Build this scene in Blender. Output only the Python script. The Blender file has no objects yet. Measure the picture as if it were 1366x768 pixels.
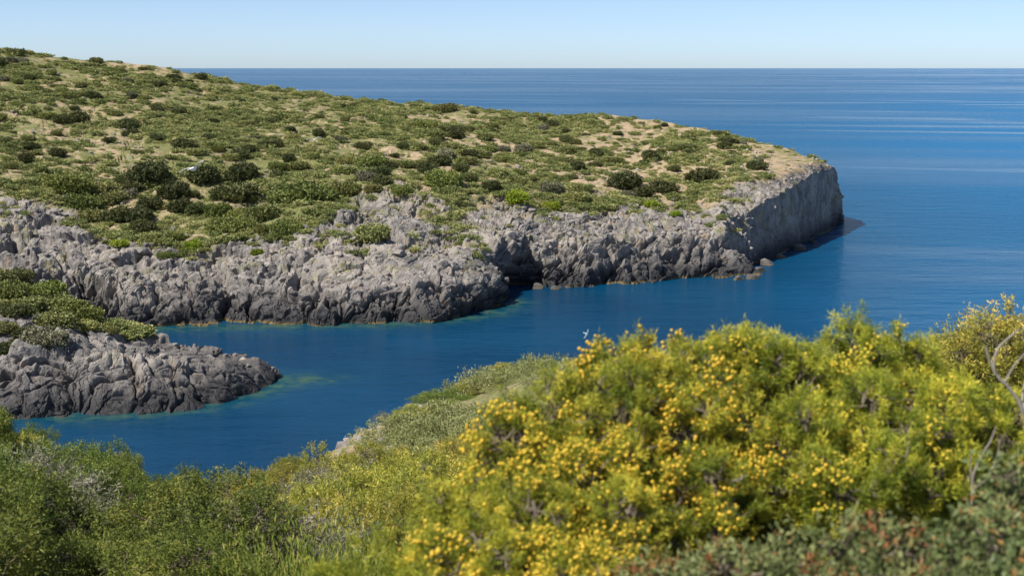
import bpy, bmesh, math, random
import numpy as np
from mathutils import Vector, Matrix

# ------------------------------------------------------------------ camera, light, exposure
scene = bpy.context.scene
EYE = 45.0                      # metres above the sea
F = 1897.0                      # focal length in pixels of a 1366 px wide frame (50 mm lens)
PITCH = math.radians(8.78)
cam_d = bpy.data.cameras.new('camera')
cam_d.sensor_width = 36.0
cam_d.lens = F / 1366.0 * 36.0
cam_d.clip_start = 0.1
cam_d.clip_end = 600000.0
cam_d.dof.use_dof = True
cam_d.dof.focus_distance = 95.0
cam_d.dof.aperture_fstop = 5.6
cam = bpy.data.objects.new('camera', cam_d)
scene.collection.objects.link(cam)
cam.location = (0, 0, EYE)
cam.rotation_euler = (math.pi / 2 - PITCH, 0, 0)
scene.camera = cam

SUN_ELEV = math.radians(52)
SUN_AZ = math.radians(-122)     # from +Y, clockwise positive: left and a little behind the camera
S = Vector((math.sin(SUN_AZ) * math.cos(SUN_ELEV), math.cos(SUN_AZ) * math.cos(SUN_ELEV), math.sin(SUN_ELEV)))

world = bpy.data.worlds.new('World')
scene.world = world
world.use_nodes = True
wn = world.node_tree
wn.nodes.clear()
w_out = wn.nodes.new('ShaderNodeOutputWorld')
w_bg = wn.nodes.new('ShaderNodeBackground')
w_sky = wn.nodes.new('ShaderNodeTexSky')
w_sky.sky_type = 'NISHITA'
w_sky.sun_disc = False
w_sky.sun_elevation = SUN_ELEV
w_sky.sun_rotation = SUN_AZ % (2 * math.pi)
w_sky.altitude = 50
w_sky.air_density = 0.45
w_sky.dust_density = 0.45
w_sky.ozone_density = 2.0
w_bg.inputs['Strength'].default_value = 0.099
wn.links.new(w_sky.outputs[0], w_bg.inputs[0])
wn.links.new(w_bg.outputs[0], w_out.inputs[0])

sun_d = bpy.data.lights.new('sun', 'SUN')
sun_d.energy = 4.2
sun_d.angle = math.radians(0.5)
sun_d.color = (1.0, 0.95, 0.87)
sun = bpy.data.objects.new('sun', sun_d)
scene.collection.objects.link(sun)
sun.rotation_euler = (-S).to_track_quat('-Z', 'Y').to_euler()
sun.location = (-60, -40, 120)

vs = scene.view_settings
vs.view_transform = 'Standard'
vs.look = 'None'
vs.exposure = 0.66
vs.gamma = 1.0
vs.use_curve_mapping = False
scene.cycles.max_bounces = 6
scene.cycles.transparent_max_bounces = 4

# ------------------------------------------------------------------ helpers
COL = scene.collection
rng = np.random.default_rng(7)
CT, ST = math.cos(PITCH), math.sin(PITCH)


def at(px, py, Y):
    """World point at forward distance Y seen at pixel (px, py) of the 1366x768 photograph."""
    u = (np.asarray(px, float) - 683.0) / F
    v = (np.asarray(py, float) - 384.0) / F
    dy = CT - v * ST
    dz = -ST - v * CT
    Y = np.asarray(Y, float)
    return np.stack([u / dy * Y, Y + 0 * u, EYE + dz / dy * Y], -1)


def shore_Y(py):
    v = (np.asarray(py, float) - 384.0) / F
    return EYE * (CT - v * ST) / (ST + v * CT)


def pix(P):
    x, y, z = P[..., 0], P[..., 1], P[..., 2] - EYE
    d = y * CT - z * ST
    up = y * ST + z * CT
    return 683 + F * x / d, 384 - F * up / d, d


def mesh_np(name, verts, faces, tint=None, mat=None, smooth=False, vattr=None):
    """faces: one (M,k) array or a list of such arrays"""
    if not isinstance(faces, list):
        faces = [faces]
    faces = [np.asarray(f, np.int32) for f in faces if len(f)]
    me = bpy.data.meshes.new(name)
    verts = np.ascontiguousarray(verts, np.float32)
    me.vertices.add(len(verts))
    me.vertices.foreach_set('co', verts.ravel())
    idx = np.concatenate([f.ravel() for f in faces])
    tot = np.concatenate([np.full(len(f), f.shape[1], np.int32) for f in faces])
    start = np.concatenate([[0], np.cumsum(tot)[:-1]]).astype(np.int32)
    me.loops.add(len(idx))
    me.loops.foreach_set('vertex_index', idx)
    me.polygons.add(len(tot))
    me.polygons.foreach_set('loop_start', start)
    me.polygons.foreach_set('use_smooth', np.full(len(tot), smooth, bool))
    if tint is not None:
        a = me.attributes.new('tint', 'FLOAT', 'FACE')
        a.data.foreach_set('value', np.ascontiguousarray(tint, np.float32))
    for k, v in (vattr or {}).items():
        a = me.attributes.new(k, 'FLOAT', 'POINT')
        a.data.foreach_set('value', np.ascontiguousarray(v, np.float32))
    me.update(calc_edges=True)
    if mat:
        me.materials.append(mat)
    return me


def link(name, me, parent=None, loc=None, rot=0.0, scale=None):
    o = bpy.data.objects.new(name, me)
    COL.objects.link(o)
    if loc is not None:
        o.location = loc
    if rot:
        o.rotation_euler = (0, 0, rot)
    if scale is not None:
        o.scale = scale if hasattr(scale, '__len__') else (scale,) * 3
    if parent:
        o.parent = parent
    return o


def tag(o, label=None, cat=None, group=None, kind=None):
    for k, v in (('label', label), ('category', cat), ('group', group), ('kind', kind)):
        if v:
            o[k] = v
    return o


def unit(v):
    return v / np.maximum(np.linalg.norm(v, axis=-1, keepdims=True), 1e-9)


# ---- vectorised noise
_pr = np.random.default_rng(11)
PERM = np.tile(_pr.permutation(256), 3)
GRAD = unit(_pr.normal(size=(256, 3)))
RAND = _pr.random((256, 6))


def gnoise(p):
    i = np.floor(p).astype(np.int64)
    f = p - i
    w = f * f * f * (f * (f * 6 - 15) + 10)
    i &= 255
    out = 0
    for dx in (0, 1):
        wx = w[:, 0] if dx else 1 - w[:, 0]
        ax = PERM[(i[:, 0] + dx) & 255]
        for dy in (0, 1):
            wy = w[:, 1] if dy else 1 - w[:, 1]
            ay = PERM[ax + ((i[:, 1] + dy) & 255)]
            for dz in (0, 1):
                wz = w[:, 2] if dz else 1 - w[:, 2]
                g = GRAD[PERM[ay + ((i[:, 2] + dz) & 255)]]
                out = out + wx * wy * wz * (g[:, 0] * (f[:, 0] - dx) + g[:, 1] * (f[:, 1] - dy) + g[:, 2] * (f[:, 2] - dz))
    return out * 1.5


def fbm(p, octaves=4, gain=0.5):
    a, s, t = 1.0, 0.0, 0.0
    for k in range(octaves):
        s = s + a * gnoise(p * (2.03 ** k) + 17.3 * k)
        t += a
        a *= gain
    return s / t


def cells(p):
    """Worley cells: F1, F2, and for the nearest two cells the vector from the centre and the cell's random numbers"""
    i = np.floor(p).astype(np.int64)
    n = len(p)
    F1 = np.full(n, 9.0)
    F2 = np.full(n, 9.0)
    v1 = np.zeros((n, 3))
    v2 = np.zeros((n, 3))
    d1 = np.zeros(n, np.int64)
    d2 = np.zeros(n, np.int64)
    for dx in (-1, 0, 1):
        ax = PERM[(i[:, 0] + dx) & 255]
        for dy in (-1, 0, 1):
            ay = PERM[ax + ((i[:, 1] + dy) & 255)]
            for dz in (-1, 0, 1):
                h = PERM[ay + ((i[:, 2] + dz) & 255)]
                d = p - (i + np.array((dx, dy, dz)) + 0.1 + 0.8 * RAND[h, :3])
                q = np.sqrt((d * d).sum(1))
                a = q < F1
                b = ~a & (q < F2)
                F2[a] = F1[a]
                v2[a] = v1[a]
                d2[a] = d1[a]
                F1[a] = q[a]
                v1[a] = d[a]
                d1[a] = h[a]
                F2[b] = q[b]
                v2[b] = d[b]
                d2[b] = h[b]
    return F1, F2, v1, RAND[(d1 * 7 + 3) & 255], v2, RAND[(d2 * 7 + 3) & 255]


def sstep(a, b, x):
    t = np.clip((x - a) / (b - a), 0, 1)
    return t * t * (3 - 2 * t)


# ---- material helpers
class NT:
    def __init__(self, name):
        self.m = bpy.data.materials.new(name)
        self.m.use_nodes = True
        self.t = self.m.node_tree
        self.t.nodes.clear()
        self.out = self.t.nodes.new('ShaderNodeOutputMaterial')

    def n(self, typ, **kw):
        nd = self.t.nodes.new(typ)
        for k, v in kw.items():
            setattr(nd, k, v)
        return nd

    def l(self, a, b):
        self.t.links.new(a, b)

    def put(self, sock, v):
        if isinstance(v, bpy.types.NodeSocket):
            self.l(v, sock)
        elif isinstance(v, (tuple, list)) and sock.type == 'RGBA' and len(v) == 3:
            sock.default_value = (*v, 1)
        else:
            sock.default_value = v

    def math(self, op, a, b=None, clamp=False):
        nd = self.n('ShaderNodeMath', operation=op, use_clamp=clamp)
        self.put(nd.inputs[0], a)
        if b is not None:
            self.put(nd.inputs[1], b)
        return nd.outputs[0]

    def mix(self, f, a, b, blend='MIX'):
        nd = self.n('ShaderNodeMix', data_type='RGBA', blend_type=blend)
        self.put(nd.inputs[0], f)
        self.put(nd.inputs[6], a)
        self.put(nd.inputs[7], b)
        return nd.outputs[2]

    def noise(self, vec, scale, detail=4, rough=0.55, dist=0.0):
        nd = self.n('ShaderNodeTexNoise')
        self.l(vec, nd.inputs['Vector'])
        nd.inputs['Scale'].default_value = scale
        nd.inputs['Detail'].default_value = detail
        nd.inputs['Roughness'].default_value = rough
        nd.inputs['Distortion'].default_value = dist
        return nd.outputs[0]

    def step(self, x, a, b, lo=0.0, hi=1.0):
        nd = self.n('ShaderNodeMapRange', interpolation_type='SMOOTHSTEP')
        self.put(nd.inputs[0], x)
        for k, v in enumerate((a, b, lo, hi)):
            nd.inputs[k + 1].default_value = v
        return nd.outputs[0]

    def attr(self, name):
        return self.n('ShaderNodeAttribute', attribute_name=name).outputs['Fac']

    def ramp(self, f, stops):
        nd = self.n('ShaderNodeValToRGB')
        r = nd.color_ramp
        while len(r.elements) < len(stops):
            r.elements.new(0.5)
        for e, (p, c) in zip(r.elements, stops):
            e.position = p
            e.color = (*c, 1)
        self.l(f, nd.inputs[0])
        return nd.outputs[0]

    def scaled(self, vec, s):
        nd = self.n('ShaderNodeMapping')
        self.l(vec, nd.inputs[0])
        nd.inputs['Scale'].default_value = s
        return nd.outputs[0]

    def bsdf(self, col, rough=0.8, spec=0.3, normal=None):
        b = self.n('ShaderNodeBsdfPrincipled')
        self.put(b.inputs['Base Color'], col)
        self.put(b.inputs['Roughness'], rough)
        b.inputs['Specular IOR Level'].default_value = spec
        if normal is not None:
            self.l(normal, b.inputs['Normal'])
        return b

    def bump(self, h, strength, dist):
        nd = self.n('ShaderNodeBump')
        self.put(nd.inputs['Strength'], strength)
        self.put(nd.inputs['Distance'], dist)
        self.l(h, nd.inputs['Height'])
        return nd.outputs[0]

    def done(self, sh):
        self.l(sh, self.out.inputs[0])
        return self.m


def mat_foliage(name, stops, trans=0.22, rough=0.55, vary=0.25):
    k = NT(name)
    col = k.ramp(k.attr('tint'), stops)
    info = k.n('ShaderNodeObjectInfo')
    hs = k.n('ShaderNodeHueSaturation')
    k.l(col, hs.inputs['Color'])
    k.l(k.step(info.outputs['Random'], 0, 1, 1 - vary, 1 + vary), hs.inputs['Value'])
    r2 = k.math('FRACT', k.math('MULTIPLY', info.outputs['Random'], 7.31))
    k.l(k.math('ADD', k.math('MULTIPLY', r2, 0.03), 0.485), hs.inputs['Hue'])
    b = k.bsdf(hs.outputs[0], rough, 0.25)
    tr = k.n('ShaderNodeBsdfTranslucent')
    k.l(hs.outputs[0], tr.inputs[0])
    mx = k.n('ShaderNodeMixShader')
    mx.inputs[0].default_value = trans
    k.l(b.outputs[0], mx.inputs[1])
    k.l(tr.outputs[0], mx.inputs[2])
    return k.done(mx.outputs[0])


def mat_bark(name, a, b_):
    k = NT(name)
    P = k.n('ShaderNodeNewGeometry').outputs['Position']
    f = k.noise(P, 40, 3)
    c = k.mix(f, a, b_)
    return k.done(k.bsdf(c, 0.85, 0.2, k.bump(f, 0.4, 0.004)).outputs[0])


def mat_terrain(name, near=False):
    k = NT(name)
    geo = k.n('ShaderNodeNewGeometry')
    P = geo.outputs['Position']
    xyz = k.n('ShaderNodeSeparateXYZ')
    k.l(P, xyz.inputs[0])
    z = xyz.outputs[2]
    big = k.noise(P, 0.07, 3)
    mid = k.noise(P, 0.35, 5, 0.6)
    fine = k.noise(P, 1.7, 5, 0.65)
    # rock: warm grey, paler and pinker in patches, dark near the sea
    rock = k.mix(k.step(mid, 0.36, 0.64), (0.150, 0.141, 0.134), (0.325, 0.295, 0.266))
    rock = k.mix(k.step(big, 0.42, 0.62, 0, 0.55), rock, (0.40, 0.355, 0.302))
    rock = k.mix(k.step(fine, 0.50, 0.72, 0, 0.7), rock, (0.105, 0.100, 0.098))
    moss = k.math('MULTIPLY', k.step(k.noise(P, 0.22, 4, 0.65), 0.50, 0.62), k.step(z, 5.0, 9.0))
    rock = k.mix(k.math('MULTIPLY', moss, k.step(fine, 0.4, 0.6)), rock, (0.19, 0.185, 0.075))
    streak = k.noise(k.scaled(P, (1, 1, 0.25)), 0.55, 4, 0.6)
    rock = k.mix(k.step(streak, 0.56, 0.75, 0, 0.65), rock, (0.36, 0.235, 0.135))
    stain = k.noise(k.scaled(P, (1, 1, 0.13)), 0.42, 5, 0.65)
    rock = k.mix(k.step(stain, 0.50, 0.66, 0, 0.62), rock, (0.105, 0.104, 0.108))
    zn = k.math('SUBTRACT', z, k.math('MULTIPLY', k.math('SUBTRACT', mid, 0.5), 12.0))
    rock = k.mix(k.step(zn, 1.5, 6.5, 0.9, 0), rock, (0.078, 0.074, 0.074))
    zb = k.math('SUBTRACT', z, k.math('MULTIPLY', k.math('SUBTRACT', mid, 0.5), 3.0))
    rock = k.mix(k.step(zb, 0.6, 3.6, 0.85, 0), rock, (0.040, 0.040, 0.042))  # wet band at the foot, with the shade of an overhang painted in
    zo = k.math('SUBTRACT', z, k.math('MULTIPLY', k.math('SUBTRACT', fine, 0.5), 1.0))
    rock = k.mix(k.math('MULTIPLY', k.step(zo, 0.15, 0.5, 0.85, 0), k.step(k.noise(P, 0.09, 2), 0.46, 0.56)), rock, (0.21, 0.15, 0.055))
    # ground between the shrubs: dry soil, pale stones and low green herbs
    soil = k.mix(k.step(fine, 0.3, 0.7), (0.30, 0.215, 0.125), (0.47, 0.37, 0.25))
    g1 = k.mix(k.step(fine, 0.35, 0.7), (0.105, 0.118, 0.038), (0.235, 0.232, 0.090))
    g1 = k.mix(k.step(big, 0.4, 0.65), g1, (0.175, 0.180, 0.068))
    gm = k.math('ADD', mid, k.math('MULTIPLY', k.math('SUBTRACT', fine, 0.5), 0.6))
    gm = k.math('SUBTRACT', gm, k.attr('dry'))
    ground = k.mix(k.step(gm, 0.34, 0.47), soil, g1)
    rk = k.math('ADD', k.attr('rock'), k.math('MULTIPLY', k.math('SUBTRACT', fine, 0.5), 0.7))
    col = k.mix(k.step(rk, 0.35, 0.6), ground, rock)
    h = k.math('ADD', fine, k.math('MULTIPLY', k.noise(P, 6.0, 4, 0.6), 0.35))
    b = k.bsdf(col, 0.9, 0.2, k.bump(h, 0.8, 0.35))
    return k.done(b.outputs[0])


def mat_sea():
    k = NT('sea_water')
    geo = k.n('ShaderNodeNewGeometry')
    P = geo.outputs['Position']
    sh = k.attr('shallow')
    patch = k.noise(P, 0.35, 4, 0.6)
    deep = k.mix(k.step(k.noise(P, 0.02, 3), 0.35, 0.65), (0.0008, 0.037, 0.088), (0.0014, 0.050, 0.113))
    deep = k.mix(k.attr('calm'), (0.0035, 0.132, 0.315), deep)  # open water's base colour lightened to stand in for reflected sky
    shallow = k.mix(k.step(patch, 0.4, 0.6), (0.006, 0.060, 0.075), (0.045, 0.105, 0.070))
    col = k.mix(k.math('MULTIPLY', sh, k.step(patch, 0.25, 0.6, 0.5, 1.0), True), deep, shallow)
    # slicks: bands where the ripples lie down
    rot = k.n('ShaderNodeMapping')
    k.l(P, rot.inputs[0])
    rot.inputs['Rotation'].default_value = (0, 0, math.radians(14))
    R_ = rot.outputs[0]
    s1 = k.noise(k.scaled(R_, (0.0014, 0.0062, 1.0)), 1.0, 3, 0.5, 1.6)
    s2 = k.noise(k.scaled(R_, (0.00028, 0.00080, 1.0)), 1.0, 3, 0.5, 1.2)
    s3 = k.noise(k.scaled(R_, (0.0007, 0.0022, 1.0)), 1.0, 3, 0.5, 1.0)
    slick = k.math('ADD', k.math('MULTIPLY', k.step(s1, 0.52, 0.60), k.step(s3, 0.42, 0.55)), k.math('MULTIPLY', k.step(s2, 0.50, 0.60), 0.8), True)
    slick = k.math('MULTIPLY', slick, k.math('SUBTRACT', 1.0, k.attr('calm')), True)
    w1 = k.noise(k.scaled(P, (0.7, 1.0, 1.0)), 0.55, 6, 0.62)
    w2 = k.noise(k.scaled(P, (0.40, 1.0, 1.0)), 0.16, 4, 0.6)
    h = k.math('ADD', w1, k.math('MULTIPLY', w2, 2.6))
    calm = k.attr('calm')
    amp = k.math('SUBTRACT', 1.0, k.math('MULTIPLY', slick, 0.8))
    amp = k.math('MULTIPLY', amp, k.math('SUBTRACT', 1.0, k.math('MULTIPLY', calm, 0.72)))
    nrm = k.bump(h, amp, 1.7)
    df = k.n('ShaderNodeBsdfDiffuse')
    k.l(col, df.inputs[0])
    gl = k.n('ShaderNodeBsdfGlossy')
    k.l(k.math('ADD', 0.05, k.math('MULTIPLY', amp, 0.10)), gl.inputs['Roughness'])
    k.l(nrm, gl.inputs['Normal'])
    fr = k.n('ShaderNodeFresnel')
    fr.inputs['IOR'].default_value = 1.333
    k.l(nrm, fr.inputs['Normal'])
    # wave slopes keep a rough sea from ever mirroring fully; slicks mirror more
    cap = k.math('ADD', k.math('ADD', 0.24, k.math('MULTIPLY', k.attr('far'), 0.24)), k.math('MULTIPLY', slick, 0.42))
    mx = k.n('ShaderNodeMixShader')
    k.l(k.math('MINIMUM', fr.outputs[0], cap), mx.inputs[0])
    k.l(df.outputs[0], mx.inputs[1])
    k.l(gl.outputs[0], mx.inputs[2])
    return k.done(mx.outputs[0])


M = {
    'land': mat_terrain('land'),
    'sea': mat_sea(),
    'dark': mat_foliage('dark_foliage', [(0, (0.044, 0.058, 0.019)), (0.5, (0.089, 0.102, 0.034)), (1, (0.164, 0.167, 0.058))], 0.15),
    'olive': mat_foliage('olive_foliage', [(0, (0.106, 0.121, 0.036)), (0.5, (0.193, 0.210, 0.066)), (1, (0.348, 0.331, 0.113))], 0.18),
    'green': mat_foliage('green_foliage', [(0, (0.101, 0.127, 0.029)), (0.5, (0.173, 0.202, 0.050)), (1, (0.273, 0.278, 0.079))], 0.2),
    'lime': mat_foliage('lime_foliage', [(0, (0.130, 0.190, 0.015)), (0.5, (0.220, 0.280, 0.022)), (1, (0.320, 0.350, 0.04))], 0.25, vary=0.12),
    'grey': mat_foliage('grey_green_foliage', [(0, (0.115, 0.115, 0.066)), (0.5, (0.190, 0.190, 0.110)), (1, (0.310, 0.287, 0.187))], 0.15),
    'juniper': mat_foliage('juniper_foliage', [(0, (0.089, 0.132, 0.014)), (0.42, (0.250, 0.288, 0.030)), (0.78, (0.532, 0.501, 0.053)), (1, (0.837, 0.693, 0.081))], 0.28, vary=0.05),
    'mid': mat_foliage('maquis_foliage', [(0, (0.124, 0.153, 0.023)), (0.5, (0.293, 0.297, 0.045)), (0.85, (0.525, 0.459, 0.076)), (1, (0.834, 0.645, 0.170))], 0.22, vary=0.2),
    'middark': mat_foliage('dark_maquis_foliage', [(0, (0.056, 0.094, 0.017)), (0.5, (0.150, 0.198, 0.033)), (0.9, (0.294, 0.319, 0.061)), (1, (0.413, 0.401, 0.099))], 0.22, vary=0.18),
    'broom': mat_foliage('broom_stems', [(0, (0.152, 0.219, 0.026)), (0.6, (0.287, 0.344, 0.053)), (1, (0.524, 0.469, 0.132))], 0.3, vary=0.1),
    'mastic': mat_foliage('mastic_leaves', [(0, (0.070, 0.105, 0.030)), (0.45, (0.150, 0.185, 0.065)), (0.80, (0.250, 0.275, 0.105)), (0.86, (0.300, 0.200, 0.070)), (1, (0.330, 0.150, 0.05))], 0.2, 0.45, vary=0.08),
    'bark': mat_bark('brown_bark', (0.10, 0.075, 0.05), (0.20, 0.165, 0.125)),
    'dead': mat_bark('bleached_dead_wood', (0.22, 0.19, 0.155), (0.40, 0.36, 0.31)),
}
k = NT('juniper_cone')
info = k.n('ShaderNodeObjectInfo')
c = k.mix(info.outputs['Random'], (0.50, 0.40, 0.03), (0.66, 0.40, 0.035))
M['cone'] = k.done(k.bsdf(c, 0.45, 0.35).outputs[0])
k = NT('stone')
P = k.n('ShaderNodeNewGeometry').outputs['Position']
c = k.mix(k.step(k.noise(P, 0.8, 4, 0.6), 0.35, 0.65), (0.15, 0.14, 0.13), (0.34, 0.305, 0.27))
xyz = k.n('ShaderNodeSeparateXYZ')
k.l(P, xyz.inputs[0])
c = k.mix(k.step(xyz.outputs[2], 0.4, 2.4, 0.85, 0), c, (0.055, 0.053, 0.052))
c = k.mix(k.step(xyz.outputs[2], 0.12, 0.35, 0.8, 0), c, (0.16, 0.115, 0.045))
M['stone'] = k.done(k.bsdf(c, 0.9, 0.2, k.bump(k.noise(P, 5, 4), 0.6, 0.2)).outputs[0])

# ------------------------------------------------------------------ sea
HEAD_SHORE = [(-400, 440), (0, 440), (200, 438), (300, 437), (440, 434), (520, 433), (600, 427), (655, 419), (678, 410), (685, 402), (690, 383), (740, 382), (800, 381),
              (850, 379), (920, 373), (960, 371), (1000, 369), (1009, 363), (1014, 351), (1050, 336), (1090, 318), (1112, 305), (1119, 300)]
PROM_SHORE = [(-400, 558), (0, 557), (60, 556), (130, 556), (190, 552), (260, 545), (300, 538), (345, 522), (362, 513), (368, 504)]
SHELF = [(360, 512), (385, 510), (415, 506), (432, 506)]


def polyline_world(pts, n=700):
    pts = np.array(pts, float)
    W = at(pts[:, 0], pts[:, 1], shore_Y(pts[:, 1]))[:, :2]
    d = np.concatenate([[0], np.cumsum(np.linalg.norm(np.diff(W, axis=0), axis=1))])
    t = np.linspace(0, d[-1], n)
    return np.stack([np.interp(t, d, W[:, 0]), np.interp(t, d, W[:, 1])], 1)


def nearest(P, Q):
    out = np.empty(len(P))
    for i in range(0, len(P), 20000):
        p = P[i:i + 20000]
        out[i:i + 20000] = np.sqrt((((p[:, None, :] - Q[None]) ** 2).sum(2)).min(1))
    return out


def grid_faces(R, Cn):
    r, c = np.meshgrid(np.arange(R - 1), np.arange(Cn - 1), indexing='ij')
    a = (r * Cn + c).ravel()
    return np.stack([a, a + 1, a + Cn + 1, a + Cn], 1)


rr = np.concatenate([np.linspace(15, 150, 14)[:-1], np.arange(150, 320, 1.1), np.geomspace(320, 300000, 150)])
ang = np.radians(np.concatenate([np.linspace(-75, -25, 30)[:-1], np.arange(-25, 25, 0.2), np.linspace(25, 75, 30)]))
RR, AA = np.meshgrid(rr, ang, indexing='ij')
WP = np.stack([RR * np.sin(AA), RR * np.cos(AA), 0 * RR], -1).reshape(-1, 3)
shal = np.zeros(len(WP))
near_rows = (RR.ravel() > 148) & (RR.ravel() < 330)
Q = WP[near_rows][:, :2]
dH = nearest(Q, polyline_world(HEAD_SHORE[:10], 400))
dP = nearest(Q, polyline_world(PROM_SHORE, 300))
dS = nearest(Q, polyline_world(SHELF, 60))
shal[near_rows] = np.clip(np.exp(-np.maximum(dH - 1.5, 0) / 2.0) * 0.75 + np.exp(-np.maximum(dP - 1.5, 0) / 1.8) * 0.75 + np.exp(-np.maximum(dS - 0.6, 0) / 1.6) * 1.2, 0, 1)
wx, wy, _ = pix(WP)
calm = 1 - sstep(0.05, 0.32, (WP[:, 0] - 0.06 * WP[:, 1]) / np.maximum(WP[:, 1], 1)) * 0.55 - 0.45 * sstep(330, 900, RR.ravel())
sea = link('sea', mesh_np('sea', WP, grid_faces(len(rr), len(ang))[:, ::-1], mat=M['sea'], smooth=True, vattr={'shallow': shal, 'calm': calm, 'far': sstep(500, 3500, RR.ravel())}))
tag(sea, 'deep blue sea filling the cove and running to the horizon', 'sea', kind='structure')


# ------------------------------------------------------------------ rocky land as swept profiles
def crag(P, N, w, tall=0.7, smooth_w=None, amp_all=1.0):
    """angular blocks, cracks and crumbs; returns displaced points"""
    idx = np.where(w > 0.02)[0]
    p = P[idx]
    warp = np.stack([fbm(p * 0.12 + o, 3) for o in (0, 31, 77)], 1)
    q = p + warp * 4.5 + np.stack([fbm(p * 0.45 + o, 2) for o in (3, 47, 91)], 1) * 1.3
    h = np.zeros(len(p))
    wi = w[idx]
    fine_w = 0.45 + 0.55 * sstep(0.3, 1.0, wi)
    for size, amp, ck, rnd, soft in ((15.0, 3.4, 1.5, 0.22, 0.07), (6.2, 1.9, 1.1, 0.22, 0.09), (2.6, 0.68, 0.40, 0.2, 0.14), (1.05, 0.22, 0.12, 0.15, 0.2)):
        sc_ = np.array([1, 1, tall]) / size
        F1, F2, va, ra, vb, rb = cells(q * sc_ + size * 3.1)

        def face(vec, rd, Fd):
            return (rd[:, 0] - 0.5) * 0.8 + ((rd[:, 3:6] - 0.5) * vec).sum(1) * 2.3 - rnd * 1.1 * Fd * Fd
        m_ = 0.5 + 0.5 * sstep(0, soft, F2 - F1)
        e = face(va, ra, F1) * m_ + face(vb, rb, F2) * (1 - m_)
        h += amp * e * (1.0 if size > 3 else fine_w)
        h -= 1.35 * ck * np.exp(-(F2 - F1) / 0.055)
    h += 0.20 * fbm(p * 1.3, 4, 0.6)
    if smooth_w is not None:
        sm_ = smooth_w[idx]
        rib = fbm(p * np.array([0.45, 0.45, 0.05]), 4, 0.6) * 1.4 + fbm(p * 0.8, 4, 0.65) * 0.35
        for cs, am, ckk in ((np.array([1 / 6.5, 1 / 6.5, 1 / 30]), 2.4, 1.6), (np.array([1 / 2.4, 1 / 2.4, 1 / 9]), 0.9, 0.6)):
            F1, F2, va, ra, vb, rb = cells((p + warp * 2.0) * cs + 7.7)
            m_ = 0.5 + 0.5 * sstep(0, 0.1, F2 - F1)
            rib += am * (((ra[:, 0] - 0.5) + ((ra[:, 3:6] - 0.5) * va).sum(1) * 1.2) * m_ + ((rb[:, 0] - 0.5) + ((rb[:, 3:6] - 0.5) * vb).sum(1) * 1.2) * (1 - m_))
            rib -= ckk * np.exp(-(F2 - F1) / 0.07)
        rib += 0.5 * sstep(0.1, 0.3, fbm(p * np.array([0.12, 0.12, 0.5]) + 3, 3))
        h = h * (1 - sm_) + rib * sm_
    # strata dipping to the left
    east = sstep(-5, 30, p[:, 0])
    st = (p[:, 2] * 1.0 - p[:, 0] * (0.10 + 0.30 * east) + warp[:, 1] * 3.0 + warp[:, 0]) / 2.4
    saw = st % 1.0
    saw = np.where(saw < 0.85, saw / 0.85, (1 - saw) / 0.15) - 0.5
    thick = RAND[PERM[np.floor(st).astype(np.int64) & 255], 1]
    stw = (0.55 + 0.55 * east) * (0.35 + 1.1 * thick)
    if smooth_w is not None:
        stw = stw * (1 - smooth_w[idx])
    h = h * (1 - 0.35 * east) + stw * saw
    for nx, ny, nz, Lj, dp in ((0.80, 0.55, 0.15, 12.0, 1.5), (0.70, -0.65, 0.25, 15.0, 1.7), (0.25, 0.2, 0.95, 6.5, 0.8)):
        t_ = (p @ np.array([nx, ny, nz]) + warp[:, 0] * 3.0 + warp[:, 2] * 2.0) / Lj
        d_ = np.abs((t_ % 1.0) - 0.5) * Lj
        live = sstep(-0.1, 0.15, fbm(p * 0.05 + Lj, 2))
        h -= dp * np.exp(-(d_ / 0.33) ** 2) * live * (1 if smooth_w is None else 1 - smooth_w[idx])
    out = P.copy()
    out[idx] = p + N[idx] * (h * wi * amp_all)[:, None]
    return out


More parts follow.
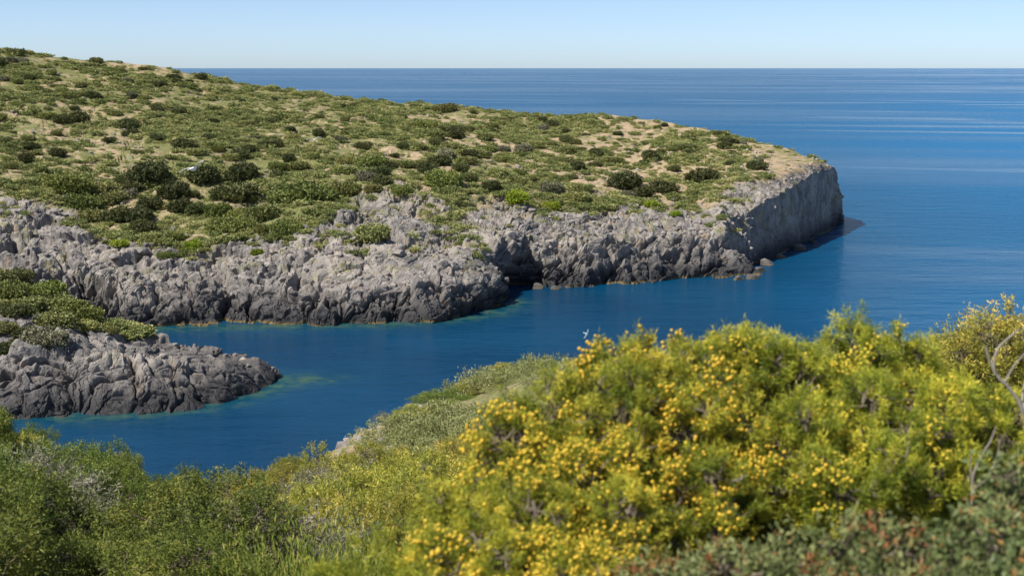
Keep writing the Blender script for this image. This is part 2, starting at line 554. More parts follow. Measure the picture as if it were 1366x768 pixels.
def swept_land(name, xs, curves, counts, rockrow, wander, tall=0.7, sheer=None, flat=None, bare=None, upper=0.32, amp_all=1.0):
    """curves: list of lists of (px, py, Y) control points, or (px, None, Y, z); each row of the sheet runs along one curve"""
    a_cols = (np.array(xs) - 683.0) / F / CT
    Ys, Zs = [], []
    for cv in curves:
        pts = []
        for c_ in cv:
            if len(c_) == 3:
                w = at(c_[0], c_[1], c_[2])
                pts.append((w[0] / w[1], w[1], w[2]))
            else:
                pts.append(((c_[0] - 683) / F / CT, c_[2], c_[3]))
        pts = np.array(pts)
        Ys.append(np.interp(a_cols, pts[:, 0], pts[:, 1]))
        Zs.append(np.interp(a_cols, pts[:, 0], pts[:, 2]))
    rowsY, rowsZ, rw, seg = [], [], [], []
    for i, n in enumerate(counts):
        t = np.linspace(0, 1, n, endpoint=(i == len(counts) - 1))
        for tt in t:
            rowsY.append(Ys[i] * (1 - tt) + Ys[i + 1] * tt)
            rowsZ.append(Zs[i] * (1 - tt) + Zs[i + 1] * tt)
            rw.append(rockrow[i] * (1 - tt) + rockrow[i + 1] * tt)
            seg.append(i + tt)
    Y = np.array(rowsY)
    Z = np.array(rowsZ)
    # soften the folds between profile segments a little
    for _ in range(3):
        Y[1:-1] = (Y[:-2] + 2 * Y[1:-1] + Y[2:]) / 4
        Z[1:-1] = (Z[:-2] + 2 * Z[1:-1] + Z[2:]) / 4
    P = np.stack([a_cols[None] * Y, Y, Z], -1)
    R, Cn = Y.shape
    dr = np.gradient(P, axis=0)
    dc = np.gradient(P, axis=1)
    N = unit(np.cross(dc, dr))
    N = N + np.array([0, 0, 0.15])
    # smooth the normals so big blocks keep together
    for _ in range(6):
        N[1:-1] = (N[:-2] + N[1:-1] + N[2:]) / 3
        N[:, 1:-1] = (N[:, :-2] + N[:, 1:-1] + N[:, 2:]) / 3
    N = unit(N).reshape(-1, 3)
    P = P.reshape(-1, 3)
    segv = np.repeat(np.array(seg), Cn)
    rock = np.repeat(np.array(rw), Cn)
    if bare is not None:
        rock = np.clip(rock + bare(P), 0, 1)
    edge = fbm(P * 0.06 + 5, 4, 0.6) * wander
    rock = np.clip(rock + edge * ((rock > 0.04) & (rock < 0.97)), 0, 1)
    low = fbm(P * np.array([0.03, 0.03, 0.0]) + 3, 3) * 2.2 + fbm(P * 0.12 + 9, 3) * 0.8
    P[:, 2] += low * (1 - sstep(0.3, 0.9, rock)) * sstep(1.0, 2.5, segv)
    az = P[:, 0] / P[:, 1]
    if sheer is not None:                    # a notched, crumbling rim along the sheer end
        rim = fbm(P * np.array([0.16, 0.16, 0.0]) + 61, 4, 0.6) * 3.2 - 0.5
        P[:, 2] += rim * sstep(0.150, 0.160, az) * (1 - sstep(0.222, 0.226, az)) * sstep(1.3, 1.95, segv) * (1 - sstep(2.6, 4.0, segv))
    w = 0.05 + 0.95 * sstep(0.10, 0.75, rock)
    w *= 1 - upper * sstep(1.9, 2.3, segv)
    w *= sstep(-0.5, 1.0, P[:, 2] + 2.0)
    if flat is not None:
        w *= 1 - flat(P, segv)
    P = crag(P, N, w, tall, None if sheer is None else sheer(P, segv), amp_all)
    G3 = P.reshape(R, Cn, 3)
    for _ in range(3):                       # relax columns pulled far apart at block edges
        gap = np.linalg.norm(np.diff(G3, axis=1), axis=2) > 0.75
        bad = np.zeros((R, Cn), bool)
        bad[:, 1:] |= gap
        bad[:, :-1] |= gap
        bad[:, 0] = bad[:, -1] = False
        S3 = G3.copy()
        S3[:, 1:-1] = (G3[:, :-2] + 2 * G3[:, 1:-1] + G3[:, 2:]) / 4
        G3 = np.where(bad[..., None], S3, G3)
    P = G3.reshape(-1, 3)
    return P, R, Cn, rock, segv


xs = np.concatenate([np.arange(-420, -40, 5.0), np.arange(-40, 680, 0.95), np.arange(680, 694, 0.4), np.arange(694, 1108, 0.95), np.arange(1108, 1128, 0.35)])
hs = [(x, y, float(shore_Y(y))) for x, y in HEAD_SHORE] + [(1125, None, 415, -8)]
under = [(x, None, float(shore_Y(y)) - 5, -7) for x, y in HEAD_SHORE] + [(1125, None, 412, -10)]
wall = [(-400, 345, 256), (0, 350, 256), (100, 350, 256), (200, 365, 256), (300, 378, 255), (450, 388, 253), (520, 386, 254), (600, 376, 259), (645, 374, 264), (668, 380, 268), (681, 366, 278), (693, 332, 296),
        (740, 325, 299), (800, 318, 303), (850, 314, 308), (920, 316, 313), (950, 312, 316), (964, 301, 318), (985, 326, 320), (1003, 348, 323), (1009, 352, 326), (1015, 345, 330), (1050, 300, 350.5), (1090, 282, 380.5), (1112, 268, 402.5),
        (1119, None, 413, 5), (1125, None, 416, -9)]
slab = [(-400, 305, 275), (0, 310, 275), (100, 315, 274), (200, 335, 270), (300, 345, 268), (400, 338, 268), (450, 332, 268), (520, 330, 269), (600, 326, 274), (635, 324, 279), (665, 320, 287), (690, 312, 297),
        (740, 303, 309), (800, 296, 314), (850, 290, 322), (920, 296, 322), (950, 293, 321), (964, 287, 321), (985, 280, 326), (1011, 271, 333), (1050, 249, 353), (1084, 229, 379), (1112, 221, 404.5),
        (1119, None, 416, 9), (1125, None, 420, -9)]
veg = [(-400, 240, 305), (0, 246, 305), (60, 255, 304), (130, 300, 288), (230, 330, 275), (330, 318, 280), (390, 290, 288), (450, 266, 300), (520, 258, 308), (600, 252, 316), (683, 256, 330), (740, 262, 334),
       (800, 268, 334), (850, 268, 338), (920, 258, 345), (960, 245, 350), (1000, 236, 356), (1050, 226, 375), (1084, 217, 391), (1112, 220, 408), (1119, None, 420, 8), (1125, None, 424, -9)]
ridge = [(-400, 35, 440), (0, 70, 450), (60, 74, 452), (130, 81, 455), (200, 88, 458), (240, 94, 460), (330, 110, 462), (400, 120, 462), (470, 130, 462), (540, 137, 462), (600, 144, 462), (683, 151, 462), (760, 155, 458),
         (830, 159, 452), (900, 166, 445), (960, 178, 436), (1020, 191, 424), (1050, 198, 415), (1084, 207, 408), (1112, 219.5, 414), (1119, None, 424, 6), (1125, None, 428, -9)]
behind = [(-400, None, 500, 48), (400, None, 520, 30), (830, None, 500, 22), (1050, None, 450, 12), (1112, None, 424, 10), (1119, None, 430, -2), (1125, None, 434, -10)]
bottom = [(-400, None, 640, -6), (400, None, 610, -6), (830, None, 560, -6), (1050, None, 480, -6), (1112, None, 440, -8), (1125, None, 440, -10)]
P, R, Cn, rock, segv = swept_land('headland', xs, [under, hs, wall, slab, veg, ridge, behind, bottom], [10, 130, 85, 105, 175, 14, 10],
                                  [1, 1, 1, 0.92, 0.30, 0.0, 0.0, 0.6], 0.75,
                                  sheer=lambda P, sg: np.clip(sstep(0.172, 0.178, P[:, 0] / P[:, 1]) + sstep(0.149, 0.156, P[:, 0] / P[:, 1]) * sstep(0.97, 1.06, sg) * (1 - 0.6 * sstep(2.1, 2.5, sg)), 0, 1) * 0.78,
                                  flat=lambda P, sg: 0.5 * sstep(-0.175, -0.10, P[:, 0] / P[:, 1]) * (1 - sstep(-0.025, -0.012, P[:, 0] / P[:, 1])) * sstep(1.85, 2.1, sg) * (1 - sstep(2.85, 3.05, sg)))
hx, hy, hd = pix(P)
dry = 0.02 + 0.13 * sstep(480, 900, hx) + 0.03 * sstep(0, 30, 30 - hd * 0)
dry += 0.22 * fbm(P * 0.03 + 40, 3)
HEAD = dict(P=P, x=hx, y=hy, d=hd, rock=rock, seg=segv)
head = link('headland', mesh_np('headland', P, grid_faces(R, Cn), mat=M['land'], vattr={'rock': rock, 'dry': dry}))
tag(head, 'long rocky headland with scrub on top ending in a sheer grey cliff', 'headland', kind='structure')

xs = np.concatenate([np.arange(-420, -30, 4.0), np.arange(-30, 340, 0.95), np.arange(340, 378, 0.5)])
ps = [(x, y, float(shore_Y(y))) for x, y in PROM_SHORE] + [(376, None, 206, -6)]
pu = [(x, None, float(shore_Y(y)) - 4, -6) for x, y in PROM_SHORE] + [(376, None, 204, -8)]
pw = [(-400, 445, 189), (0, 462, 189), (100, 475, 188), (150, 482, 189), (200, 492, 190), (260, 494, 192), (300, 494, 194), (345, 500, 199), (362, 502, 203), (368, None, 205, 0.3), (376, None, 206, -6)]
pt = [(-400, 390, 203), (0, 425, 200), (60, 433, 199), (100, 445, 199), (150, 459, 200), (200, 467, 202), (260, 473, 202), (300, 475, 202), (345, 482, 203.5), (362, 494, 204.5), (368, None, 206, 0.4), (376, None, 207, -6)]
pr = [(-400, 280, 232), (0, 362, 224), (40, 380, 222), (80, 393, 220), (130, 417, 217), (160, 428, 215), (200, 441, 213), (240, 449, 212), (290, 458, 209), (330, 468, 207), (350, 481, 206), (362, 489, 206), (368, None, 207, 0.2), (376, None, 208, -6)]
pb = [(-400, None, 260, -6), (0, None, 238, -6), (200, None, 224, -6), (330, None, 213, -6), (376, None, 210, -8)]
P, R, Cn, rock, segv = swept_land('promontory', xs, [pu, ps, pw, pt, pr, pb], [8, 120, 70, 90, 25], [1, 1, 1, 0.75, 0.15, 1.0], 0.6, bare=lambda P: 0.9 * sstep(-0.275, -0.24, P[:, 0] / P[:, 1]), upper=0.25, amp_all=0.62, flat=lambda P, sg: 0.75 * sstep(-0.205, -0.178, P[:, 0] / P[:, 1]))
px_ = pix(P)
PROM = dict(P=P, x=px_[0], y=px_[1], d=px_[2], rock=rock, seg=segv)
prom = link('promontory', mesh_np('promontory', P, grid_faces(R, Cn), mat=M['land'], vattr={'rock': rock, 'dry': np.full(len(P), -0.12)}))
tag(prom, 'low dark rock promontory with green scrub reaching into the cove', 'promontory', kind='structure')

# near hillside under the camera, falling away to the cove
G_U = np.array([-0.9, -0.5, -0.36, -0.30, -0.239, -0.18, -0.128, -0.06, 0.02, 0.10, 0.17, 0.36, 0.9])
G_N = np.array([0.215, 0.225, 0.228, 0.262, 0.290, 0.268, 0.258, 0.266, 0.255, 0.205, 0.175, 0.130, 0.12])   # grade near the camera
G_G = np.array([0.215, 0.225, 0.228, 0.262, 0.288, 0.262, 0.228, 0.208, 0.186, 0.180, 0.175, 0.130, 0.12])   # grade out on the spur
G_C = np.array([60, 50, 42, 38, 34, 36, 46, 54, 60, 55, 45, 45, 50.0])                                       # where it breaks off to the water


def hill_z(x, y):
    r = np.hypot(x, y)
    u = np.where(y > 0.5, x / np.maximum(y, 0.5), np.sign(x) * 0.9)
    u = np.clip(u, -0.9, 0.9)
    t = np.clip((r - 30) / 18, 0, 1)
    g = np.interp(u, G_U, G_N) * (1 - t) + np.interp(u, G_U, G_G) * t
    c_ = np.interp(u, G_U, G_C)
    s = np.maximum(r - c_, 0)
    return EYE - 1.68 - g * np.minimum(r, c_) - (g + 0.9) * s + 0.25 * s * np.exp(-s / 6)


rr = np.concatenate([np.linspace(0.05, 8, 40), np.linspace(8.3, 75, 190), np.linspace(76, 120, 30)])
ang = np.radians(np.linspace(-180, 180, 721))
RR, AA = np.meshgrid(rr, ang, indexing='ij')
X, Yy = RR * np.sin(AA), RR * np.cos(AA)
nearP = np.stack([X, Yy, hill_z(X, Yy)], -1).reshape(-1, 3)
nearP[:, 2] += fbm(nearP * 0.35, 4) * 0.25 * np.clip(RR.ravel() / 4, 0, 1) + fbm(nearP * 1.5, 3) * 0.06
nearP[:, 2] = np.maximum(nearP[:, 2], -8)
spur = sstep(38, 50, RR.ravel())
near = link('hillside', mesh_np('hillside', nearP, grid_faces(len(rr), len(ang))[:, ::-1], mat=M['land'], smooth=True,
                                vattr={'rock': 0.0 * spur, 'dry': (0.10 + 0.16 * (nearP[:, 0] < -0.06 * nearP[:, 1])) * spur}))
tag(near, 'near hillside sloping down to the cove under the scrub', 'hillside', kind='structure')


# ------------------------------------------------------------------ plants: generators
def rand_dirs(n, g):
    return unit(g.normal(size=(n, 3)))


def blades(pos, dirs, length, width, g, bend=0.0):
    """kite-shaped leaves: one quad each"""
    n = len(pos)
    side = unit(np.cross(dirs, rand_dirs(n, g)))
    L = np.broadcast_to(length, (n,))[:, None]
    W = np.broadcast_to(width, (n,))[:, None]
    m = pos + dirs * L * 0.5
    nrm = np.cross(dirs, side)
    v = np.stack([pos, m + side * W * 0.5 + nrm * L * bend, pos + dirs * L, m - side * W * 0.5 + nrm * L * bend], 1).reshape(-1, 3)
    f = np.arange(n * 4).reshape(n, 4)
    return v, f


def tube(pts, radii, sides=5):
    pts = np.asarray(pts, float)
    n = len(pts)
    t = unit(np.gradient(pts, axis=0))
    ref = np.array([0.31, 0.87, 0.38])
    s = unit(np.cross(t, ref))
    b = np.cross(t, s)
    a = np.linspace(0, 2 * math.pi, sides, endpoint=False)
    ring = (np.cos(a)[None, :, None] * s[:, None] + np.sin(a)[None, :, None] * b[:, None]) * np.asarray(radii)[:, None, None]
    v = (pts[:, None] + ring).reshape(-1, 3)
    i, j = np.meshgrid(np.arange(n - 1), np.arange(sides), indexing='ij')
    a0 = (i * sides + j).ravel()
    a1 = (i * sides + (j + 1) % sides).ravel()
    return v, np.stack([a0, a1, a1 + sides, a0 + sides], 1)


def join(parts):
    vs_, fs_, off = [], [], 0
    for v, f in parts:
        vs_.append(v)
        fs_.append(f + off)
        off += len(v)
    return np.concatenate(vs_), np.concatenate(fs_)


def wiggle(a, b, n, amp, g):
    t = np.linspace(0, 1, n)[:, None]
    p = a * (1 - t) + b * t
    off = np.cumsum(g.normal(size=(n, 3)), 0) * amp / math.sqrt(n)
    off -= t * off[-1]
    off[0] = 0
    return p + off


def bush(lobes, spacing, spray_len, n_blade, blade_len, blade_w, seed, up=0.5, spread=0.75, fill=0.35, tint_spray=0.5, floor=None, bend=0.0, twigs=True, base=None, twig_r=0.004, gap=0.0, tip_pale=0.25, gap_size=0.55):
    """lobes: (cx, cy, cz, rx, ry, rz). Sprays of leaves sit through the outer shell of every lobe.
    Returns foliage (v, f, tint), twigs (v, f) and the spray tips."""
    g = np.random.default_rng(seed)
    lobes = np.asarray(lobes, float)
    C, Rr = lobes[:, :3], lobes[:, 3:6]
    O, A, own = [], [], []
    for i in range(len(lobes)):
        r = Rr[i].mean()
        n = int(4 * math.pi * r * r / spacing ** 2)
        d = rand_dirs(n, g)
        rad = 1 - fill * g.random(n) ** 1.6
        rad *= 1 + 0.16 * fbm(d * 2.2 + seed + i * 3.7, 2)
        p = C[i] + d * Rr[i] * rad[:, None]
        if gap > 0:
            keep = fbm(p / (r * gap_size) + seed, 2) > gap - 0.5
            p, d = p[keep], d[keep]
        O.append(p)
        A.append(d)
        own.append(np.full(len(p), i))
    O, A, own = np.concatenate(O), np.concatenate(A), np.concatenate(own)
    # drop sprays deep inside another lobe
    deep = np.zeros(len(O), bool)
    for i in range(len(lobes)):
        q = (((O - C[i]) / Rr[i]) ** 2).sum(1)
        deep |= (q < (0.62) ** 2) & (own != i)
    if floor is not None:
        deep |= O[:, 2] < floor
    O, A, own = O[~deep], A[~deep], own[~deep]
    axis = unit(A * (1 - up) + np.array([0, 0, up]) + rand_dirs(len(O), g) * 0.35)
    n = len(O)
    sl = spray_len * (0.7 + 0.6 * g.random(n))
    t = g.random((n, n_blade))
    pos = O[:, None] + axis[:, None] * (sl[:, None] * (t - 0.4))[..., None]
    pos = pos + g.normal(size=(n, n_blade, 3)) * (spray_len * 0.16)
    dirs = unit(axis[:, None] * (1 - spread * 0.5) + rand_dirs(n * n_blade, g).reshape(n, n_blade, 3) * spread)
    ln = blade_len * (0.6 + 0.8 * g.random(n * n_blade))
    v, f = blades(pos.reshape(-1, 3), dirs.reshape(-1, 3), ln, blade_w * (0.7 + 0.6 * g.random(n * n_blade)), g, bend)
    st = g.random(n)
    tint = np.clip(np.repeat(st, n_blade) * tint_spray + g.random(n * n_blade) * (1 - tint_spray) + tip_pale * (t.ravel() - 0.5) + np.repeat((g.random(len(lobes)) - 0.5)[own] * 0.35, n_blade), 0, 1)
    tips = O + axis * (sl * 0.6)[:, None]
    tw = None
    if twigs:
        parts = []
        b0 = np.array(base if base is not None else (C[:, 0].mean(), C[:, 1].mean(), floor if floor is not None else C[:, 2].min() - 0.3))
        for i in range(len(lobes)):
            r = Rr[i].mean()
            k_ = max(3, int(3 + 2 * r / 0.2))
            pts = wiggle(b0 + g.normal(size=3) * np.array([0.05, 0.05, 0]), C[i], 9, 0.10 * np.linalg.norm(C[i] - b0), g)
            parts.append(tube(pts, np.linspace(twig_r * 2.2, twig_r * 0.7, 9), 6))
            sel = np.where(own == i)[0]
            if len(sel) == 0:
                continue
            sel = g.choice(sel, min(len(sel), 14), replace=False)
            for s_ in sel:
                pts = wiggle(C[i] + g.normal(size=3) * r * 0.15, O[s_], 5, r * 0.12, g)
                parts.append(tube(pts, np.linspace(twig_r * 1.5, twig_r * 0.45, 5), 3))
        tw = join(parts)
    return (v, f, tint), tw, (tips, axis, own)


def clumps(L, n, r, out, seed):
    """break every lobe into a core and smaller knobs"""
    g = np.random.default_rng(seed)
    res = []
    for l in np.asarray(L, float):
        res.append((*l[:3], *(l[3:] * (out * 0.85))))
        for d in rand_dirs(n, g):
            q = r * (0.7 + 0.6 * g.random())
            res.append((*(l[:3] + d * l[3:] * out), *(l[3:] * q)))
    return res


def dome_lobes(w, h, n, seed, flat=1.0):
    """a shrub of several overlapping lobes, base at the origin"""
    g = np.random.default_rng(seed)
    L = [(0, 0, h * 0.45, w * 0.36, w * 0.36, h * 0.48)]
    for i in range(n):
        a = 2 * math.pi * (i + g.random() * 0.7) / n
        q = w * (0.22 + 0.16 * g.random())
        r = w * (0.17 + 0.09 * g.random())
        L.append((q * math.cos(a), q * math.sin(a), h * (0.28 + 0.38 * g.random()), r, r, r * 0.85 * flat))
    return L


# ------------------------------------------------------------------ far shrubs on the headland and promontory
FAR = {}
for kind, mat, w, h, n in (('dark', 'dark', 4.0, 2.3, 7), ('dark2', 'dark', 4.4, 1.9, 8), ('olive', 'olive', 3.8, 1.7, 7), ('olive2', 'olive', 4.4, 1.6, 9),
                           ('green', 'green', 4.4, 1.3, 9), ('lime', 'lime', 3.4, 1.7, 6), ('grey', 'grey', 3.6, 1.5, 7)):
    L = dome_lobes(w, h * 0.85, n + 3, len(kind) * 13 + int(w * 10))
    (v, f, tint), _, _ = bush(L, 0.30, 0.34, 6, 0.26, 0.17, hash(w * h) % 1000 + n, up=0.35, spread=0.9, fill=0.4, floor=-0.1, twigs=False)
    FAR[kind] = (mesh_np(kind + '_shrub', v, f, tint, M[mat]), w, v, f, tint)


def ground_at(T, x, y, want_rock=None):
    """nearest visible land vertex at photograph pixel (x, y)"""
    m = (np.abs(T['x'] - x) < 2.5) & (np.abs(T['y'] - y) < 2.5)
    i = np.where(m)[0]
    if len(i) == 0:
        return None
    i = i[np.argmin(T['d'][i] + 8 * np.hypot(T['x'][i] - x, T['y'][i] - y))]
    return i


def put_shrub(T, x, y, kind, wpx, label, name, group, cat='shrub', zs=1.0):
    i = ground_at(T, x, y)
    if i is None:
        return None
    me, w = FAR[kind][:2]
    p = T['P'][i]
    s = wpx * T['d'][i] / F / w
    o = link(name, me, loc=(p[0], p[1], p[2] - 0.12 * s), rot=random.random() * 6.28, scale=(s * random.uniform(0.9, 1.2), s * random.uniform(0.75, 1.1), s * zs * random.uniform(0.8, 1.15)))
    tag(o, label, cat, group)
    placed.append((x, y, wpx))
    return o


random.seed(5)
placed = []
G_ = 'shrubs on the far headland'
STAND = [
    (200, 243, 'dark', 46, 'large dark shrub topping the thicket above the left rocks of the headland'),
    (232, 262, 'dark2', 48, 'broad dark shrub in the middle of the headland thicket'),
    (150, 268, 'olive', 40, 'olive shrub left of the dark thicket at the edge of the rocks'),
    (155, 296, 'dark', 40, 'dark shrub hanging lowest on the pale rocks left of the thicket'),
    (190, 309, 'dark2', 36, 'dark flat shrub on rocks directly under the thicket'),
    (312, 262, 'dark2', 56, 'wide dark shrub right of the thicket above a mat of green'),
    (325, 242, 'dark', 46, 'rounded dark shrub behind the wide dark shrub right of the thicket'),
    (108, 276, 'green', 48, 'mid green shrub at the upper left rim of the bare rocks'),
    (92, 254, 'green', 60, 'broad green mat above the bare rocks near the left side'),
    (270, 242, 'dark', 40, 'dark shrub between the thicket and the pale path scar'),
    (400, 268, 'green', 80, 'broad light green mat where the slope meets the pale ledge'),
    (382, 312, 'green', 52, 'light green mat creeping lowest down the pale ledge'),
    (305, 308, 'green', 58, 'flat green mat on the rock rim below the dark shrubs'),
    (458, 258, 'green', 44, 'small light green cushion at the right end of the green mats'),
    (222, 342, 'green', 24, 'mid green bush beside the brightest yellow green bush on the rocks'),
    (258, 334, 'lime', 30, 'brightest yellow green bush alone on the left rocks'),
    (160, 328, 'lime', 26, 'yellow green bush below the dark thicket on the left rocks'),
    (343, 340, 'lime', 18, 'small yellow green tuft on the pale rock ledge'),
    (497, 317, 'olive', 48, 'round olive bush alone on the bare rock ledge'),
    (735, 279, 'lime', 22, 'bright green tuft on the rocks above the cove'),
    (690, 270, 'lime', 34, 'yellow green patch at the scrub edge above the cove'),
    (590, 246, 'green', 50, 'light green patch at the scrub edge above the bare slab'),
    (868, 275, 'lime', 20, 'bright green tuft near the top of the layered rocks'),
    (901, 287, 'lime', 18, 'bright green tuft lowest on the layered rocks'),
    (935, 240, 'dark2', 46, 'low dark shrub alone on pale stones near the cliff'),
    (885, 255, 'dark', 34, 'dark shrub just above the layered rocks left of the cliff'),
    (835, 250, 'dark', 40, 'tall dark shrub above the right end of the layered rocks'),
    (22, 74, 'olive', 22, 'bushy shrub breaking the skyline at the upper left'),
    (128, 84, 'olive2', 18, 'pale olive shrub on the skyline left of where the sea begins'),
    (595, 149, 'olive2', 32, 'broad pale shrub on the skyline against the sea'),
    (565, 172, 'green', 34, 'bright green shrub below the skyline in the middle of the headland'),
]
for x, y, kd, w, lab in STAND:
    put_shrub(HEAD, x, y, kd, w, lab, {'d': 'dark_shrub', 'o': 'olive_shrub', 'g': 'green_mat_shrub', 'l': 'lime_shrub'}[kd[0]], G_)

rx = random.Random(3)
LAB = {
    'dark': ('dark_shrub', 'dark green rounded shrub scattered among dry grass on the headland slope', 'dark scattered shrubs on the headland'),
    'olive': ('olive_shrub', 'dull olive low shrub scattered over the headland slope', 'olive scattered shrubs on the headland'),
    'green': ('green_mat_shrub', 'fresh green spreading mat among the scattered headland shrubs', 'green mats on the headland'),
    'grey': ('grey_shrub', 'greyish half dry shrub among the greener headland shrubs', 'grey dry shrubs on the headland'),
}
count = 0
tries = 0
ry = np.array([(c[0], c[1]) for c in ridge if c[1] is not None])
vy = np.array([(c[0], c[1]) for c in veg if c[1] is not None])
while count < 235 and tries < 40000:
    tries += 1
    x = rx.uniform(-12, 1085)
    y0, y1 = np.interp(x, ry[:, 0], ry[:, 1]) + 3, np.interp(x, vy[:, 0], vy[:, 1]) + 4
    y = y0 + (y1 - y0) * rx.random()
    t = (y - y0) / max(1, y1 - y0)
    w = (9 + 15 * t) * rx.uniform(0.8, 1.45)
    if x > 780:
        w *= 0.85
        if rx.random() < 0.25 + 0.5 * (x > 980):
            continue
    if x > 1020 and y > np.interp(x, [1020, 1085], [205, 212]):
        continue
    if any(abs(x - a) < (w + b) * 0.33 and abs(y - c_) < (w + b) * 0.17 for a, c_, b in placed):
        continue
    gi = ground_at(HEAD, x, y)
    if gi is None:
        continue
    n1, n2 = fbm(HEAD['P'][gi][None] * 0.035 + np.array([[8, 8, 8.0], [51, 2, 9]]), 3)
    if n1 < -0.05 and rx.random() < 0.75:
        continue
    w *= 0.8 + 0.9 * max(0.0, min(1.0, n1 + 0.35))
    kd = rx.choices(['dark', 'dark2', 'olive', 'olive2', 'green', 'grey'], [42, 30, 10, 8, 4, 6] if n2 > 0.02 else [10, 12, 28, 24, 16, 10])[0]
    base = kd.rstrip('2')
    nm, lab, gr = LAB[base]
    if put_shrub(HEAD, x, y, kd, w, lab, nm, gr) is not None:
        count += 1

# promontory shrubs
PS = [(20, 372, 'dark2', 50), (62, 392, 'green', 60), (10, 395, 'green', 60), (40, 410, 'olive', 50), (85, 412, 'green', 64), (52, 402, 'dark', 28), (100, 424, 'green', 60), (112, 438, 'olive2', 44), (20, 420, 'dark', 44),
      (75, 436, 'olive', 52), (5, 440, 'olive', 40), (60, 458, 'grey', 60), (92, 396, 'olive', 30), (8, 470, 'dark', 34), (118, 418, 'lime', 18), (30, 448, 'dark', 34), (0, 408, 'olive', 30), (150, 443, 'olive', 22)]
PL = ['dark flat shrub highest on the near promontory', 'green mat on the upper slope of the near promontory', 'green mat at the frame edge on the near promontory', 'olive shrub on the shoulder of the near promontory',
      'fresh green mat along the back of the near promontory', 'small dark ball of a shrub amid the promontory greens', 'broad green mat covering the middle of the promontory', 'olive mat lowest on the promontory back',
      'dark shrub above the promontory rocks at the frame edge', 'olive shrub between two green mats on the promontory', 'olive shrub touching the frame edge low on the promontory', 'half dry greyish cushion on the promontory rocks',
      'small olive shrub on the promontory skyline', 'dark bush in a cleft of the promontory rocks', 'small yellow green cushion on the promontory back', 'dark shrub in the hollow above the grey cushion',
      'small olive shrub on the promontory at the frame edge', 'tiny olive shrub last before the bare promontory rock']
for (x, y, kd, w), lab in zip(PS, PL):
    put_shrub(PROM, x, y, kd, w, lab, {'d': 'dark_shrub', 'o': 'olive_shrub', 'g': 'green_mat_shrub', 'l': 'lime_shrub'}[kd[0]] if kd != 'grey' else 'grey_shrub', 'shrubs on the near promontory', zs=0.8)


# ground cover that nobody could count
def merge_copies(src, spots, mat, name, label, cat):
    """spots: (src index, x, y, z, scale, rot, zscale)"""
    V, Fc, T, off = [], [], [], 0
    for si, x, y, z, s, a, zs, dt in spots:
        v, f, t = src[si]
        ca, sa = math.cos(a) * s, math.sin(a) * s
        w = np.stack([v[:, 0] * ca - v[:, 1] * sa + x, v[:, 0] * sa + v[:, 1] * ca + y, v[:, 2] * s * zs + z], 1)
        V.append(w)
        Fc.append(f + off)
        T.append(np.clip(t * 0.6 + dt, 0, 1))
        off += len(v)
    o = link(name, mesh_np(name, np.concatenate(V), np.concatenate(Fc), np.concatenate(T), mat))
    return tag(o, label, cat, kind='stuff')


small = []
for q in range(5):
    L = dome_lobes(1.9, 0.7, 6, 90 + q)
    (v, f, t), _, _ = bush(L, 0.30, 0.26, 4, 0.24, 0.15, 60 + q, up=0.35, spread=0.9, floor=-0.05, twigs=False)
    small.append((v, f, t))
spots = []
g = np.random.default_rng(21)
for T, n, maxrock in ((HEAD, 10500, 0.72), (PROM, 500, 0.45)):
    vis = np.where((T['rock'] < maxrock) & (T['x'] > -60) & (T['x'] < 1098) & (T['seg'] > 2.0) & (T['seg'] < 5.1))[0]
    wgt = (1.05 - T['rock'][vis] * 1.8).clip(0.07) * (1 - 0.5 * sstep(650, 950, T['x'][vis])) * (1 - 0.93 * sstep(970, 1050, T['x'][vis]))
    wgt *= 0.16 + 1.05 * sstep(-0.10, 0.22, fbm(T['P'][vis] * 0.045 + 8, 4, 0.6))
    pick = g.choice(vis, min(n, len(vis)), replace=False, p=wgt / wgt.sum())
    for i in pick:
        p = T['P'][i]
        spots.append((g.integers(5), p[0], p[1], p[2] - 0.1, 0.5 + 1.3 * g.random() ** 2.0, g.random() * 6.28, 0.45 + 0.45 * g.random(), 0.05 + 0.6 * g.random()))
merge_copies(small, spots, mat_foliage('low_scrub', [(0, (0.112, 0.132, 0.041)), (0.35, (0.191, 0.217, 0.066)), (0.7, (0.319, 0.338, 0.107)), (1, (0.517, 0.468, 0.198))], 0.15),
             'low_scrub', 'low herbs and dwarf scrub covering the headland slopes', 'ground cover')


# ------------------------------------------------------------------ loose rock
def rock_mesh(seed, sub=3):
    bm = bmesh.new()
    bmesh.ops.create_icosphere(bm, subdivisions=sub, radius=1.0)
    v = np.array([w.co[:] for w in bm.verts])
    f = np.array([[q.index for q in w.verts] for w in bm.faces])
    bm.free()
    g = np.random.default_rng(seed)
    for _ in range(9):                       # planes that chop the ball into a block
        d = rand_dirs(1, g)[0]
        lim = 0.55 + 0.3 * g.random()
        over = np.maximum(v @ d - lim, 0)
        v = v - over[:, None] * d * 0.92
    v = v * (1 + 0.12 * fbm(v * 2.0 + seed, 3))[:, None]
    v *= np.array([1.0, 0.8 + 0.3 * g.random(), 0.55 + 0.3 * g.random()])
    return v, f


